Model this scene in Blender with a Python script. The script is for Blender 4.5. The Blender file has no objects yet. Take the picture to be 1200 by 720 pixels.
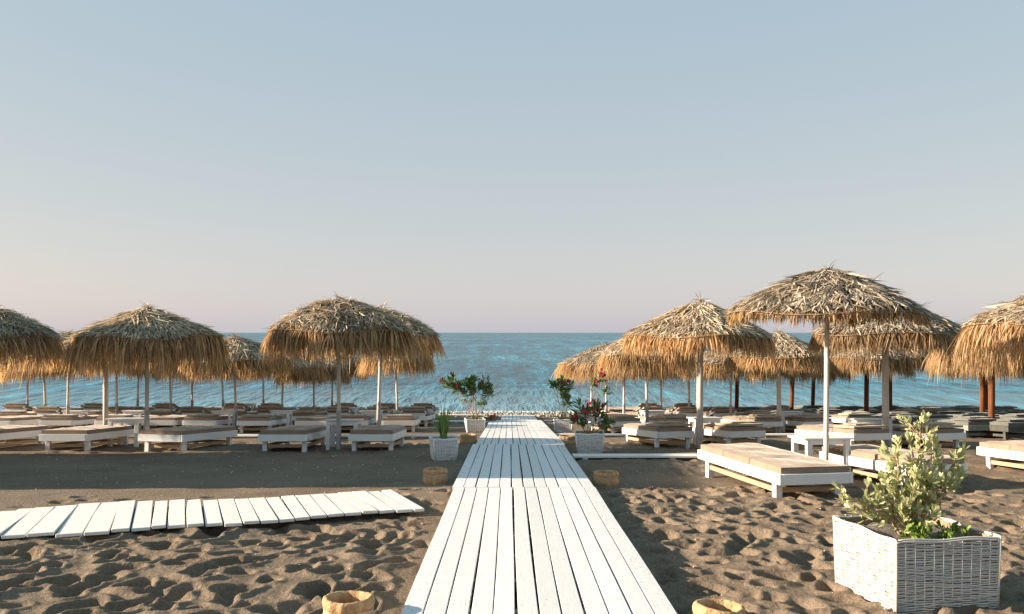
import bpy, bmesh, math, random
import numpy as np
from mathutils import Vector, Matrix, Euler
R = math.radians
random.seed(5)
rng = np.random.default_rng(5)
SC = bpy.context.scene
COL = SC.collection

# ------------------------------------------------------------------ camera, sky, sun, exposure
EYE = 1.6
cam = bpy.data.cameras.new("camera"); camo = bpy.data.objects.new("camera", cam); COL.objects.link(camo)
camo.location = (0, 0, EYE); camo.rotation_euler = (R(90), 0, 0)
cam.lens = 31.5; cam.sensor_width = 36; cam.shift_y = 0.025; cam.shift_x = 0.0025
cam.clip_start = 0.05; cam.clip_end = 60000
SC.camera = camo
SUN_EL, SUN_AZ = 17.5, -3.0        # elevation; degrees the sun stands beyond due left
w = bpy.data.worlds.new("World"); SC.world = w; w.use_nodes = True
nt = w.node_tree; nt.nodes.clear()
sky = nt.nodes.new("ShaderNodeTexSky"); sky.sky_type = 'NISHITA'; sky.sun_disc = False
sky.sun_elevation = R(SUN_EL); sky.sun_rotation = R(-90 + SUN_AZ)
sky.air_density = 1.0; sky.dust_density = 1.2; sky.ozone_density = 1.6; sky.altitude = 0
bg = nt.nodes.new("ShaderNodeBackground"); bg.inputs[1].default_value = 0.10
out = nt.nodes.new("ShaderNodeOutputWorld")
EXPO = 1.5
veil = nt.nodes.new("ShaderNodeVectorMath"); veil.operation = 'MULTIPLY_ADD'      # thin morning haze evens out and pales the whole sky
g_ = 1 / 2 ** EXPO
veil.inputs[1].default_value = (.74 * g_, .50 * g_, .24 * g_)
veil.inputs[2].default_value = (3.05 * g_, 4.15 * g_, 5.4 * g_)
# the haze lies low: it thins out towards the zenith
tcw = nt.nodes.new("ShaderNodeTexCoord"); sx_ = nt.nodes.new("ShaderNodeSeparateXYZ"); nt.links.new(tcw.outputs["Generated"], sx_.inputs[0])
mrw = nt.nodes.new("ShaderNodeMapRange"); mrw.inputs[1].default_value = .40; mrw.inputs[2].default_value = .80; mrw.inputs[3].default_value = 1.0; mrw.inputs[4].default_value = 0
nt.links.new(sx_.outputs["Z"], mrw.inputs[0])
mxw = nt.nodes.new("ShaderNodeMix"); mxw.data_type = 'RGBA'; nt.links.new(mrw.outputs[0], mxw.inputs[0])
mxw.inputs[6].default_value = (1.9 * g_, 4.0 * g_, 5.1 * g_, 1); mxw.inputs[7].default_value = (3.30 * g_, 4.40 * g_, 5.55 * g_, 1)
mrh = nt.nodes.new("ShaderNodeMapRange"); mrh.inputs[1].default_value = .34; mrh.inputs[2].default_value = .0; mrh.inputs[3].default_value = 0; mrh.inputs[4].default_value = 1
nt.links.new(sx_.outputs["Z"], mrh.inputs[0])
low = nt.nodes.new("ShaderNodeVectorMath"); low.operation = 'SCALE'; low.inputs[0].default_value = (.98 * g_, .24 * g_, .02 * g_); nt.links.new(mrh.outputs[0], low.inputs["Scale"])
addv = nt.nodes.new("ShaderNodeVectorMath"); addv.operation = 'ADD'; nt.links.new(mxw.outputs[2], addv.inputs[0]); nt.links.new(low.outputs[0], addv.inputs[1])
nt.links.new(addv.outputs[0], veil.inputs[2])
nt.links.new(sky.outputs[0], veil.inputs[0]); nt.links.new(veil.outputs[0], bg.inputs[0]); nt.links.new(bg.outputs[0], out.inputs[0])
S = Vector((-math.cos(R(SUN_EL)) * math.cos(R(SUN_AZ)), math.cos(R(SUN_EL)) * math.sin(R(SUN_AZ)), math.sin(R(SUN_EL))))
sl = bpy.data.lights.new("sun", 'SUN'); sl.energy = 5.0; sl.angle = R(0.6); sl.color = (1.0, 0.81, 0.60)
so = bpy.data.objects.new("sun", sl); COL.objects.link(so)
so.rotation_euler = S.to_track_quat('Z', 'Y').to_euler(); so.location = (0, 0, 30)
SC.view_settings.view_transform = 'Standard'; SC.view_settings.look = 'None'
SC.view_settings.exposure = EXPO; SC.view_settings.gamma = 1
SC.cycles.max_bounces = 8; SC.cycles.transparent_max_bounces = 6
F = 1050.0

# ------------------------------------------------------------------ the lie of the beach
KN = [(-400, -11.6 + 1.6), (10.9, 1.880), (17.2, 2.138), (30.0, 2.932), (35.0, 3.235), (37.5, 3.345), (47, 3.9), (60, 5.5), (120, 16)]
KN[0] = (-400, 1.6 - 400 * 0.0257)
KY = np.array([k[0] for k in KN]); KD = np.array([k[1] for k in KN])
def deck_z(y):
    return EYE - np.interp(y, KY, KD)
def sand_z(y):
    return deck_z(y) - np.interp(y, [30, 35], [0.12, 0.035])
def slope(y):
    return float(math.atan((sand_z(y + .3) - sand_z(y - .3)) / .6))
def gx(px, d):                      # sideways distance of something d metres out
    return (px - 597) * d / F
SEA = EYE - 3.36

# ------------------------------------------------------------------ materials
def mat(name, col=(.5, .5, .5), rough=.7, spec=.3):
    m = bpy.data.materials.new(name); m.use_nodes = True
    b = m.node_tree.nodes["Principled BSDF"]
    b.inputs["Base Color"].default_value = (*col, 1); b.inputs["Roughness"].default_value = rough
    b.inputs["Specular IOR Level"].default_value = spec
    return m
def N(m, t, **k):
    n = m.node_tree.nodes.new(t)
    for a, v in k.items():
        setattr(n, a, v)
    return n
def L(m, a, b): m.node_tree.links.new(a, b)
def BS(m): return m.node_tree.nodes["Principled BSDF"]
def ramp(m, stops, interp='LINEAR'):
    r = N(m, "ShaderNodeValToRGB"); r.color_ramp.interpolation = interp
    e = r.color_ramp.elements
    while len(e) < len(stops): e.new(.5)
    for i, (p, c) in enumerate(stops):
        e[i].position = p; e[i].color = (*c, 1)
    return r
def noise(m, scale, detail=4, rough=.55, vec=None, stretch=None, coord='Object'):
    n = N(m, "ShaderNodeTexNoise"); n.inputs["Scale"].default_value = scale
    n.inputs["Detail"].default_value = detail; n.inputs["Roughness"].default_value = rough
    tc = N(m, "ShaderNodeTexCoord"); v = tc.outputs[coord]
    if stretch:
        mp = N(m, "ShaderNodeMapping"); mp.inputs["Scale"].default_value = stretch
        L(m, v, mp.inputs[0]); v = mp.outputs[0]
    L(m, v, n.inputs["Vector"])
    return n
def bump(m, src, strength=.4, dist=.01, prev=None):
    b = N(m, "ShaderNodeBump"); b.inputs["Strength"].default_value = strength; b.inputs["Distance"].default_value = dist
    L(m, src, b.inputs["Height"])
    if prev: L(m, prev, b.inputs["Normal"])
    return b.outputs[0]
def mixc(m, fac, a, b, mode='MIX'):
    x = N(m, "ShaderNodeMix"); x.data_type = 'RGBA'; x.blend_type = mode
    for s, v in ((x.inputs[0], fac), (x.inputs[6], a), (x.inputs[7], b)):
        if hasattr(v, 'default_value'): L(m, v, s)
        elif isinstance(v, tuple): s.default_value = (*v, 1)
        else: s.default_value = v
    return x.outputs[2]

def m_sand():
    m = mat("dark_sand", rough=.95, spec=.12)
    a = noise(m, 1.1, 6); b = noise(m, 260, 3, .7); c = noise(m, 30, 5, .6)
    r1 = ramp(m, [(.3, (.172, .134, .100)), (.7, (.242, .190, .145))]); L(m, a.outputs[0], r1.inputs[0])
    r2 = ramp(m, [(.33, (.45, .45, .46)), (.5, (1, 1, 1)), (.74, (1.5, 1.45, 1.4))]); L(m, b.outputs[0], r2.inputs[0])
    x = mixc(m, 1.0, r1.outputs[0], r2.outputs[0], 'MULTIPLY')
    r3 = ramp(m, [(.35, (.8, .8, .8)), (.65, (1.12, 1.12, 1.12))]); L(m, c.outputs[0], r3.inputs[0])
    x = mixc(m, 1.0, x, r3.outputs[0], 'MULTIPLY')
    L(m, x, BS(m).inputs["Base Color"])
    n1 = bump(m, c.outputs[0], .8, .03); n2 = bump(m, b.outputs[0], .7, .005, n1)
    L(m, n2, BS(m).inputs["Normal"])
    return m
def m_paint(name="white_painted_wood", col=(.80, .81, .82), grainvec=(9, .8, 9), wear=.25):
    m = mat(name, rough=.55, spec=.3)
    g = noise(m, 9, 6, .65, stretch=grainvec); s = noise(m, 2.3, 5, .6)
    geo = N(m, "ShaderNodeNewGeometry")
    r = ramp(m, [(.25, tuple(c * .84 for c in col)), (.5, col), (.8, tuple(min(.86, c * 1.06) for c in col))]); L(m, g.outputs[0], r.inputs[0])
    r2 = ramp(m, [(0, (.90, .895, .88)), (1, (1.04, 1.04, 1.04))]); L(m, geo.outputs["Random Per Island"], r2.inputs[0])
    x = mixc(m, 1.0, r.outputs[0], r2.outputs[0], 'MULTIPLY')
    r3 = ramp(m, [(.62, (0, 0, 0)), (.78, (wear, wear, wear))]); L(m, s.outputs[0], r3.inputs[0])
    x = mixc(m, r3.outputs[0], x, (.46, .40, .32))
    L(m, x, BS(m).inputs["Base Color"])
    L(m, bump(m, g.outputs[0], .25, .004), BS(m).inputs["Normal"])
    return m
def m_thatch(name, stops, trans=.35):
    m = mat(name, rough=.75, spec=.2)
    geo = N(m, "ShaderNodeNewGeometry")
    r = ramp(m, stops); L(m, geo.outputs["Random Per Island"], r.inputs[0])
    n = noise(m, 2.2, 3); r2 = ramp(m, [(.3, (.72, .70, .68)), (.7, (1.18, 1.18, 1.18))]); L(m, n.outputs[0], r2.inputs[0])
    x = mixc(m, 1.0, r.outputs[0], r2.outputs[0], 'MULTIPLY')
    oi = N(m, "ShaderNodeObjectInfo"); r4 = ramp(m, [(0, (.80, .80, .82)), (1, (1.12, 1.08, 1.02))]); L(m, oi.outputs["Random"], r4.inputs[0]); x = mixc(m, 1.0, x, r4.outputs[0], 'MULTIPLY')
    L(m, x, BS(m).inputs["Base Color"])
    tr = N(m, "ShaderNodeBsdfTranslucent"); y = mixc(m, 1.0, x, (1.2, 1.0, .72), 'MULTIPLY'); L(m, y, tr.inputs[0])
    ms = N(m, "ShaderNodeMixShader"); ms.inputs[0].default_value = trans
    L(m, BS(m).outputs[0], ms.inputs[1]); L(m, tr.outputs[0], ms.inputs[2])
    L(m, ms.outputs[0], m.node_tree.nodes["Material Output"].inputs[0])
    return m
def m_leaf(name, c1, c2, trans=.3, rough=.5):
    m = mat(name, rough=rough, spec=.4)
    geo = N(m, "ShaderNodeNewGeometry")
    r = ramp(m, [(0, c1), (1, c2)]); L(m, geo.outputs["Random Per Island"], r.inputs[0])
    L(m, r.outputs[0], BS(m).inputs["Base Color"])
    tr = N(m, "ShaderNodeBsdfTranslucent"); L(m, r.outputs[0], tr.inputs[0])
    ms = N(m, "ShaderNodeMixShader"); ms.inputs[0].default_value = trans
    L(m, BS(m).outputs[0], ms.inputs[1]); L(m, tr.outputs[0], ms.inputs[2])
    L(m, ms.outputs[0], m.node_tree.nodes["Material Output"].inputs[0])
    return m
def m_cloth(name, col, var=.12, scale=3.0):
    m = mat(name, rough=.9, spec=.15)
    n = noise(m, scale, 4); f = noise(m, 240, 2, .5)
    r = ramp(m, [(.3, tuple(c * (1 - var) for c in col)), (.7, tuple(c * (1 + var) for c in col))]); L(m, n.outputs[0], r.inputs[0])
    oi = N(m, "ShaderNodeObjectInfo"); r2 = ramp(m, [(0, (.86, .86, .86)), (1, (1.12, 1.11, 1.1))]); L(m, oi.outputs["Random"], r2.inputs[0])
    L(m, mixc(m, 1.0, r.outputs[0], r2.outputs[0], 'MULTIPLY'), BS(m).inputs["Base Color"])
    BS(m).inputs["Sheen Weight"].default_value = .32; BS(m).inputs["Sheen Roughness"].default_value = .35
    n1 = bump(m, n.outputs[0], .35, .03); L(m, bump(m, f.outputs[0], .3, .002, n1), BS(m).inputs["Normal"])
    return m
def m_noisy(name, c1, c2, scale=8, rough=.8, stretch=None, bs=.4, bd=.01):
    m = mat(name, rough=rough, spec=.2)
    n = noise(m, scale, 5, .6, stretch=stretch)
    r = ramp(m, [(.3, c1), (.7, c2)]); L(m, n.outputs[0], r.inputs[0]); L(m, r.outputs[0], BS(m).inputs["Base Color"])
    L(m, bump(m, n.outputs[0], bs, bd), BS(m).inputs["Normal"])
    return m
M = dict(
    sand=m_sand(), white=m_paint(), deck=m_paint("white_deck_paint", (.67, .68, .71), (14, .45, 14), .30),
    slat=m_paint("white_slat_paint", (.72, .715, .715), (6, 1.5, 6), .35),
    rawwood=m_noisy("bare_side_wood", (.36, .26, .16), (.5, .38, .25), 12, stretch=(1, 8, 8)),
    top=m_thatch("weathered_palm_leaf", [(0, (.14, .115, .09)), (.2, (.37, .325, .265)), (.6, (.56, .485, .38)), (1, (.70, .62, .50))], .15),
    skirt=m_thatch("dry_palm_fringe", [(0, (.17, .105, .05)), (.25, (.40, .285, .16)), (.65, (.58, .44, .27)), (1, (.74, .60, .40))], .5),
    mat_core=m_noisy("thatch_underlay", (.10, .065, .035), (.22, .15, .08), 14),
    cloth=m_cloth("taupe_mattress_cloth", (.27, .20, .155)), pad=m_cloth("olive_taupe_cushion_cloth", (.34, .29, .22)),
    dcloth=m_cloth("slate_mattress_cloth", (.11, .12, .11)), dwood=m_noisy("dark_stained_wood", (.05, .055, .05), (.10, .10, .09), 6, stretch=(1, 8, 1)),
    greywood=m_noisy("grey_green_wood", (.16, .19, .18), (.26, .28, .26), 6, stretch=(1, 8, 1)),
    bpole=m_noisy("reddish_brown_log", (.10, .035, .015), (.20, .075, .03), 5, stretch=(8, 8, .8)),
    pole=m_noisy("cream_painted_pole", (.50, .46, .40), (.68, .65, .60), 5, stretch=(8, 8, .8)),
    metal=m_noisy("grey_metal_sleeve", (.30, .31, .31), (.42, .42, .41), 5, rough=.45, stretch=(8, 8, .8)),
    wick=m_paint("white_washed_wicker", (.62, .61, .59), (3, 3, 3), .7),
    wick2=m_paint('lightened_white_wicker', (.72, .73, .74), (3, 3, 3), .3),  # wicker colour lightened to make up for the shade on the small planters
    wickdark=m_noisy("brown_wicker_lining", (.20, .15, .10), (.32, .26, .19), 20),  # lining is brown, darker than the white weave
    soil=m_noisy("grey_potting_soil", (.10, .085, .065), (.24, .21, .17), 25, bs=1, bd=.03),
    burlap=m_noisy("tan_burlap", (.34, .20, .10), (.56, .38, .22), 22, bs=1, bd=.02),
    rope=m_noisy("pale_rope", (.45, .38, .28), (.6, .52, .4), 60, bs=.8, bd=.006),
    cane=m_noisy('brown_cane', (.14, .10, .06), (.30, .23, .15), 9),
    dark=mat("black_sand_filling", (.03, .03, .028), .95, .1),
    sage=m_leaf("sage_leaf", (.30, .35, .13), (.68, .68, .42), .35), green=m_leaf("fresh_green_leaf", (.10, .18, .03), (.22, .32, .06), .35),
    ole=m_leaf("oleander_leaf", (.05, .11, .03), (.17, .27, .08), .3), grassy=m_leaf("blade_leaf", (.14, .25, .06), (.32, .44, .15), .35),
    red=m_leaf("red_petal", (.45, .02, .05), (.70, .06, .12), .3), wpetal=m_leaf("white_petal", (.7, .64, .58), (.82, .76, .7), .3),
    dred=m_leaf("dark_red_petal", (.22, .02, .04), (.42, .04, .09), .3),
    stem=m_noisy("woody_stem", (.32, .20, .13), (.56, .41, .29), 20), shell=mat("pale_shell", (.6, .57, .5), .6),
    pebble=m_leaf("shore_pebble", (.05, .045, .04), (.42, .38, .33), 0, .7),
)

# ------------------------------------------------------------------ mesh helpers
class MB:
    def __init__(s): s.v = []; s.f = []; s.mi = []; s.n = 0
    def add(s, V, Fc, mi=0):
        V = np.asarray(V, float).reshape(-1, 3)
        for f in Fc: s.f.append(tuple(int(i) + s.n for i in f)); s.mi.append(mi)
        s.v.append(V); s.n += len(V); return s
    def box(s, c, d, mi=0, rot=None, bev=0.0):
        hx, hy, hz = d[0] / 2, d[1] / 2, d[2] / 2
        b = min(bev, hx * .45, hy * .45, hz * .45)
        if b <= 0:
            V = np.array([(x, y, z) for x in (-hx, hx) for y in (-hy, hy) for z in (-hz, hz)])
            Fc = [(0, 1, 3, 2), (4, 6, 7, 5), (0, 4, 5, 1), (2, 3, 7, 6), (0, 2, 6, 4), (1, 5, 7, 3)]
        else:
            V = []; idx = {}
            for sx in (-1, 1):
                for sy in (-1, 1):
                    for sz in (-1, 1):
                        for a in range(3):
                            p = [sx * (hx - b), sy * (hy - b), sz * (hz - b)]
                            p[a] = (sx * hx, sy * hy, sz * hz)[a]
                            idx[(sx, sy, sz, a)] = len(V); V.append(p)
            V = np.array(V); Fc = []
            for a in range(3):
                o = [k for k in range(3) if k != a]
                for sg in (-1, 1):
                    q = []
                    for (u, v_) in ((-1, -1), (1, -1), (1, 1), (-1, 1)):
                        k = [0, 0, 0]; k[a] = sg; k[o[0]] = u; k[o[1]] = v_; q.append(idx[(*k, a)])
                    Fc.append(tuple(q))
            for a in range(3):      # edges along axis a
                o = [k for k in range(3) if k != a]
                for u in (-1, 1):
                    for v_ in (-1, 1):
                        k0 = [0, 0, 0]; k0[a] = -1; k0[o[0]] = u; k0[o[1]] = v_; k1 = list(k0); k1[a] = 1
                        Fc.append((idx[(*k0, o[0])], idx[(*k1, o[0])], idx[(*k1, o[1])], idx[(*k0, o[1])]))
            for sx in (-1, 1):
                for sy in (-1, 1):
                    for sz in (-1, 1): Fc.append(tuple(idx[(sx, sy, sz, a)] for a in range(3)))
        if rot is not None: V = V @ np.array(Euler(rot).to_matrix()).T
        return s.add(V + np.array(c), Fc, mi)
    def tube(s, pts, r, n=8, mi=0, cap=True):
        pts = np.asarray(pts, float); k = len(pts); r = np.broadcast_to(np.asarray(r, float), (k,))
        t = np.gradient(pts, axis=0); t /= np.linalg.norm(t, axis=1)[:, None] + 1e-9
        up = np.array([0, 0, 1.]) if abs(t[0][2]) < .9 else np.array([1., 0, 0])
        V = []
        for i in range(k):
            a = np.cross(t[i], up); a /= np.linalg.norm(a) + 1e-9; b = np.cross(t[i], a)
            th = np.arange(n) * 2 * np.pi / n
            V.append(pts[i] + r[i] * (np.cos(th)[:, None] * a + np.sin(th)[:, None] * b))
        Fc = [(i * n + j, i * n + (j + 1) % n, (i + 1) * n + (j + 1) % n, (i + 1) * n + j) for i in range(k - 1) for j in range(n)]
        if cap: Fc += [tuple(range(n))[::-1], tuple((k - 1) * n + j for j in range(n))]
        return s.add(np.concatenate(V), Fc, mi)
    def build(s, name, mats, parent=None, smooth=False):
        me = bpy.data.meshes.new(name)
        me.from_pydata(np.concatenate(s.v).tolist(), [], s.f)
        for m in (mats if isinstance(mats, (list, tuple)) else [mats]): me.materials.append(m)
        if len(me.materials) > 1: me.polygons.foreach_set("material_index", s.mi)
        if smooth: me.polygons.foreach_set("use_smooth", [True] * len(me.polygons))
        me.validate(); me.update()
        bm = bmesh.new(); bm.from_mesh(me); 
        if len(bm.faces) < 20000 and smooth != 'raw': bmesh.ops.recalc_face_normals(bm, faces=bm.faces)
        bm.to_mesh(me); bm.free()
        o = bpy.data.objects.new(name, me); COL.objects.link(o)
        if parent: o.parent = parent
        return o
def quadmesh(name, V, quads, mats, parent=None, mi=None, smooth=False):
    me = bpy.data.meshes.new(name)
    V = np.asarray(V, np.float32); Q = np.asarray(quads, np.int32)
    me.vertices.add(len(V)); me.vertices.foreach_set("co", V.ravel())
    me.loops.add(Q.size); me.loops.foreach_set("vertex_index", Q.ravel())
    me.polygons.add(len(Q)); me.polygons.foreach_set("loop_start", np.arange(len(Q), dtype=np.int32) * 4)
    me.polygons.foreach_set("loop_total", np.full(len(Q), 4, np.int32))
    for m in (mats if isinstance(mats, (list, tuple)) else [mats]): me.materials.append(m)
    if mi is not None: me.polygons.foreach_set("material_index", np.asarray(mi, np.int32))
    me.polygons.foreach_set("use_smooth", np.full(len(Q), bool(smooth)))
    me.update(calc_edges=True)
    o = bpy.data.objects.new(name, me); COL.objects.link(o)
    if parent: o.parent = parent
    return o
def thing(name, loc=(0, 0, 0), rot=(0, 0, 0), label=None, cat=None, group=None, scale=None):
    o = bpy.data.objects.new(name, None); COL.objects.link(o); o.empty_display_size = .2
    o.location = loc; o.rotation_euler = rot
    if scale: o.scale = scale
    tag(o, label, cat, group); return o
def tag(o, label=None, cat=None, group=None, kind=None):
    if label: o["label"] = label
    if cat: o["category"] = cat
    if group: o["group"] = group
    if kind: o["kind"] = kind
    return o
def copy_tree(o, parent=None):
    c = o.copy(); COL.objects.link(c)
    if parent: c.parent = parent
    for ch in [q for q in o.children]: copy_tree(ch, c)
    return c

# ------------------------------------------------------------------ sand
def axis(segs):
    a = [segs[0][0]]
    for (x0, x1, st) in segs:
        n = max(1, int(round((x1 - x0) / st))); a += list(x0 + (x1 - x0) * (np.arange(n) + 1) / n)
    return np.array(a)
xs = axis([(-600, -60, 60), (-60, -20, 4), (-20, -9, .35), (-9, -5.4, .06), (-5.4, 6.2, .021), (6.2, 11, .07), (11, 22, .4), (22, 60, 4), (60, 600, 60)])
ys = axis([(-400, -20, 40), (-20, 2, 1.5), (2, 4.2, .1), (4.2, 9.6, .019), (9.6, 12.5, .03), (12.5, 20, .075), (20, 30, .2), (30, 42, .5), (42, 60, 3), (60, 120, 20)])
X, Y = np.meshgrid(xs, ys)
def vnoise(X, Y, s, seed, ang=0, ax=1.0, ay=1.0):
    r = np.random.default_rng(seed); G = r.random((256, 256))
    c, sn = math.cos(ang), math.sin(ang)
    U = (X * c + Y * sn) * s * ax; W = (-X * sn + Y * c) * s * ay
    i = np.floor(U).astype(int); j = np.floor(W).astype(int); u = U - i; v = W - j
    u = u * u * (3 - 2 * u); v = v * v * (3 - 2 * v)
    g = lambda a, b: G[a % 256, b % 256]
    return (g(i, j) * (1 - u) + g(i + 1, j) * u) * (1 - v) + (g(i, j + 1) * (1 - u) + g(i + 1, j + 1) * u) * v - .5
def smooth01(a, b, x):
    t = np.clip((x - a) / (b - a), 0, 1); return t * t * (3 - 2 * t)
Z = sand_z(Y)
near = (1 - smooth01(32, 36, Y)) * smooth01(-3, 2, Y)
rough_l = (1 - smooth01(8.9, 9.9, Y)) * smooth01(.78, 1.0, -X)            # trampled, left
rough_r = (1 - smooth01(11.6, 13.2, Y)) * smooth01(1.1, 1.3, X)           # trampled, right
rough_f = smooth01(13, 14.5, Y) * (smooth01(1.0, 1.4, X) + .35 * smooth01(16, 17, Y))
raked = smooth01(.78, 1.1, -X) * smooth01(9.9, 10.6, Y) * (1 - smooth01(15.6, 16.4, Y))
rg = np.clip(rough_l + rough_r + rough_f * .6, 0, 1)
Z = Z + near * (.05 * vnoise(X, Y, .55, 1) + .03 * vnoise(X, Y, 1.4, 2)) * (1 - .8 * raked)
Z = Z + near * rg * (.028 * vnoise(X, Y, 2.6, 3) + .012 * vnoise(X, Y, 7, 4))
Z = Z + rough_l * (.020 * vnoise(X, Y, 3.4, 7, R(52), .4, 1.3) + .008 * vnoise(X, Y, 8, 17, R(47), .25, 1.2))              # dragged streaks
Z = Z + raked * (.010 * vnoise(X, Y, 7, 8, R(4), .07, 1.5) + .016 * vnoise(X, Y, 1.6, 18, R(-8), .3, 1.2) + .012 * vnoise(X, Y, 3.5, 19)) + near * .012 * vnoise(X, Y, 4, 9) * (1 - raked)
H = np.zeros_like(Z); RM = np.zeros_like(Z)
def stamp(cx, cy, a, b, ang, dep):
    m = 2.3 * max(a, b)
    i0, i1 = np.searchsorted(xs, (cx - m, cx + m)); j0, j1 = np.searchsorted(ys, (cy - m, cy + m))
    if i1 - i0 < 2 or j1 - j0 < 2: return
    dx = X[j0:j1, i0:i1] - cx; dy = Y[j0:j1, i0:i1] - cy; c, s = math.cos(ang), math.sin(ang)
    u = (dx * c + dy * s) / a; v = (-dx * s + dy * c) / b
    v = v * (1 + .25 * np.tanh(u)) ; q = u * u + v * v
    H[j0:j1, i0:i1] = np.minimum(H[j0:j1, i0:i1], -dep * np.exp(-q ** 2.0) * (1 + .25 * u))
    RM[j0:j1, i0:i1] = np.maximum(RM[j0:j1, i0:i1], dep * .36 * np.exp(-((np.sqrt(q) - 1.35) / .36) ** 2))
def walk(x0, x1, y0, y1, dens, amin, amax, angc, angs, d0, d1):
    st = 1 / math.sqrt(dens)
    for yy in np.arange(y0, y1, st):
        for xx in np.arange(x0, x1, st):
            if rng.random() < .12: continue
            a = rng.uniform(amin, amax)
            stamp(xx + rng.normal() * st * .33, yy + rng.normal() * st * .33, a, a * rng.uniform(.45, .8), angc + rng.normal() * angs, 1.5 * rng.uniform(d0, d1))
walk(-6.5, -.85, 4.0, 9.0, 13, .08, .16, R(58), .35, .03, .07)
walk(1.25, 6.0, 4.0, 11.8, 14, .075, .145, R(35), 1.0, .03, .068)
walk(6.0, 10.0, 6.0, 14.0, 5, .10, .18, R(35), 1.0, .03, .06)
walk(-1.35, -1.0, 8.8, 11.5, 9, .07, .12, 0, 1, .02, .04)
walk(-7.5, -.9, 8.9, 10.6, 6, .08, .14, R(20), .6, .012, .030)
walk(-7, -1.2, 10.6, 15.8, .7, .08, .12, R(20), .6, .008, .018)
for k in range(26): stamp(-6.8 + k * .24, 13.2 + .9 * math.sin(k * .16) + (k % 2) * .16, .12, .055, R(12), .028)
walk(1.2, 9.0, 13.5, 20, 5, .10, .18, 0, 1.2, .02, .05)
walk(-9, -1.2, 16.2, 20, 3, .10, .18, 0, 1.2, .02, .045)
RM = np.where((np.abs(X - .18) < 1.0) & (Y < 31), 0, RM)
def blur(A):
    B = A.copy(); B[1:-1] = .25 * A[:-2] + .5 * A[1:-1] + .25 * A[2:]
    C_ = B.copy(); C_[:, 1:-1] = .25 * B[:, :-2] + .5 * B[:, 1:-1] + .25 * B[:, 2:]; return C_
FP = np.where(H < -.004, H + RM * .25, RM)
FP = blur(FP) * 1.3
FP = FP * (1 + .8 * vnoise(X, Y, 5.3, 41)) + near * (rg > .3) * (.011 * vnoise(X, Y, 9.7, 42, R(31)) + .009 * vnoise(X, Y, 19, 43, R(63)))
Z = Z + FP
Z = np.where((np.abs(X - .18) < .93) & (Y < 31) & (Y > 0), np.minimum(Z, sand_z(Y) + .0), Z)
Z = np.where((np.abs(np.abs(X - .18) - .95) < .12) & (Y < 31), np.minimum(Z, sand_z(Y) + .06), Z)
ny, nx = X.shape
V = np.stack([X.ravel(), Y.ravel(), Z.ravel()], 1)
I = (np.arange(ny - 1)[:, None] * nx + np.arange(nx - 1)[None]).ravel()
beach = quadmesh("beach_sand", V, np.stack([I, I + 1, I + 1 + nx, I + nx], 1), M['sand'], smooth=True)
tag(beach, "dark volcanic sand full of footprints sloping down to the sea", kind='structure')
def ground_at(x, y):
    i = int(np.clip(np.searchsorted(xs, x), 1, nx - 1)); j = int(np.clip(np.searchsorted(ys, y), 1, ny - 1))
    return float(Z[j, i])

# ------------------------------------------------------------------ sea
def m_sea():
    m = mat("sea_water", (.012, .12, .16), .24, .07)
    b = BS(m); b.inputs["IOR"].default_value = 1.33
    big = noise(m, .03, 4, .6, stretch=(.55, .5, 1)); chop = noise(m, 2.4, 3, .6, stretch=(1, .22, 1)); swell = noise(m, .8, 4, .65, stretch=(1, .14, 1)); far = noise(m, .22, 3, .6, stretch=(1, .07, 1))
    r = ramp(m, [(.38, (.002, .072, .125)), (.50, (.006, .125, .195)), (.62, (.030, .180, .245))]); L(m, big.outputs[0], r.inputs[0])
    col = r.outputs[0]
    for n_, lo, hi in ((chop, .50, 1.5), (swell, .45, 1.5), (far, .55, 1.4)):  # dark wave facets and brighter reflecting ones are painted into the colour
        rr_ = ramp(m, [(.36, (lo * .75, lo, lo * 1.05)), (.64, (hi, hi * .98, hi * .97))]); L(m, n_.outputs[0], rr_.inputs[0]); col = mixc(m, 1.0, col, rr_.outputs[0], 'MULTIPLY')
    tc = N(m, "ShaderNodeTexCoord"); sp = N(m, "ShaderNodeSeparateXYZ"); L(m, tc.outputs["Object"], sp.inputs[0])
    mr = N(m, "ShaderNodeMapRange"); L(m, sp.outputs["Y"], mr.inputs[0])
    mr.inputs[1].default_value = 60; mr.inputs[2].default_value = 37; mr.inputs[3].default_value = 0; mr.inputs[4].default_value = .6
    col = mixc(m, mr.outputs[0], col, (.20, .35, .42))          # shallow water over pale pebbles
    mr2 = N(m, "ShaderNodeMapRange"); L(m, sp.outputs["Y"], mr2.inputs[0])
    mr2.inputs[1].default_value = 40.5; mr2.inputs[2].default_value = 37; mr2.inputs[3].default_value = 0; mr2.inputs[4].default_value = 1
    fo = noise(m, .9, 5, .7, stretch=(.5, 2.2, 1))
    ad = N(m, "ShaderNodeMath", operation='MULTIPLY_ADD'); L(m, mr2.outputs[0], ad.inputs[0]); ad.inputs[1].default_value = .34; L(m, fo.outputs[0], ad.inputs[2])
    fr = ramp(m, [(.68, (0, 0, 0)), (.80, (1, 1, 1))]); L(m, ad.outputs[0], fr.inputs[0])
    L(m, mixc(m, fr.outputs[0], col, (.66, .67, .66)), b.inputs["Base Color"])
    n1 = bump(m, big.outputs[0], 1.0, 2.0); n2 = bump(m, swell.outputs[0], 1.0, .45, n1); n3 = bump(m, chop.outputs[0], 1.0, .09, n2)
    L(m, n3, b.inputs["Normal"])
    return m
wx = axis([(-20000, -2000, 3000), (-2000, -200, 300), (-200, -60, 20), (-60, 60, .6), (60, 200, 20), (200, 2000, 300), (2000, 20000, 3000)])
wy = axis([(36.2, 60, .3), (60, 120, 1.2), (120, 400, 10), (400, 3000, 200), (3000, 30000, 3000)])
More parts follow.
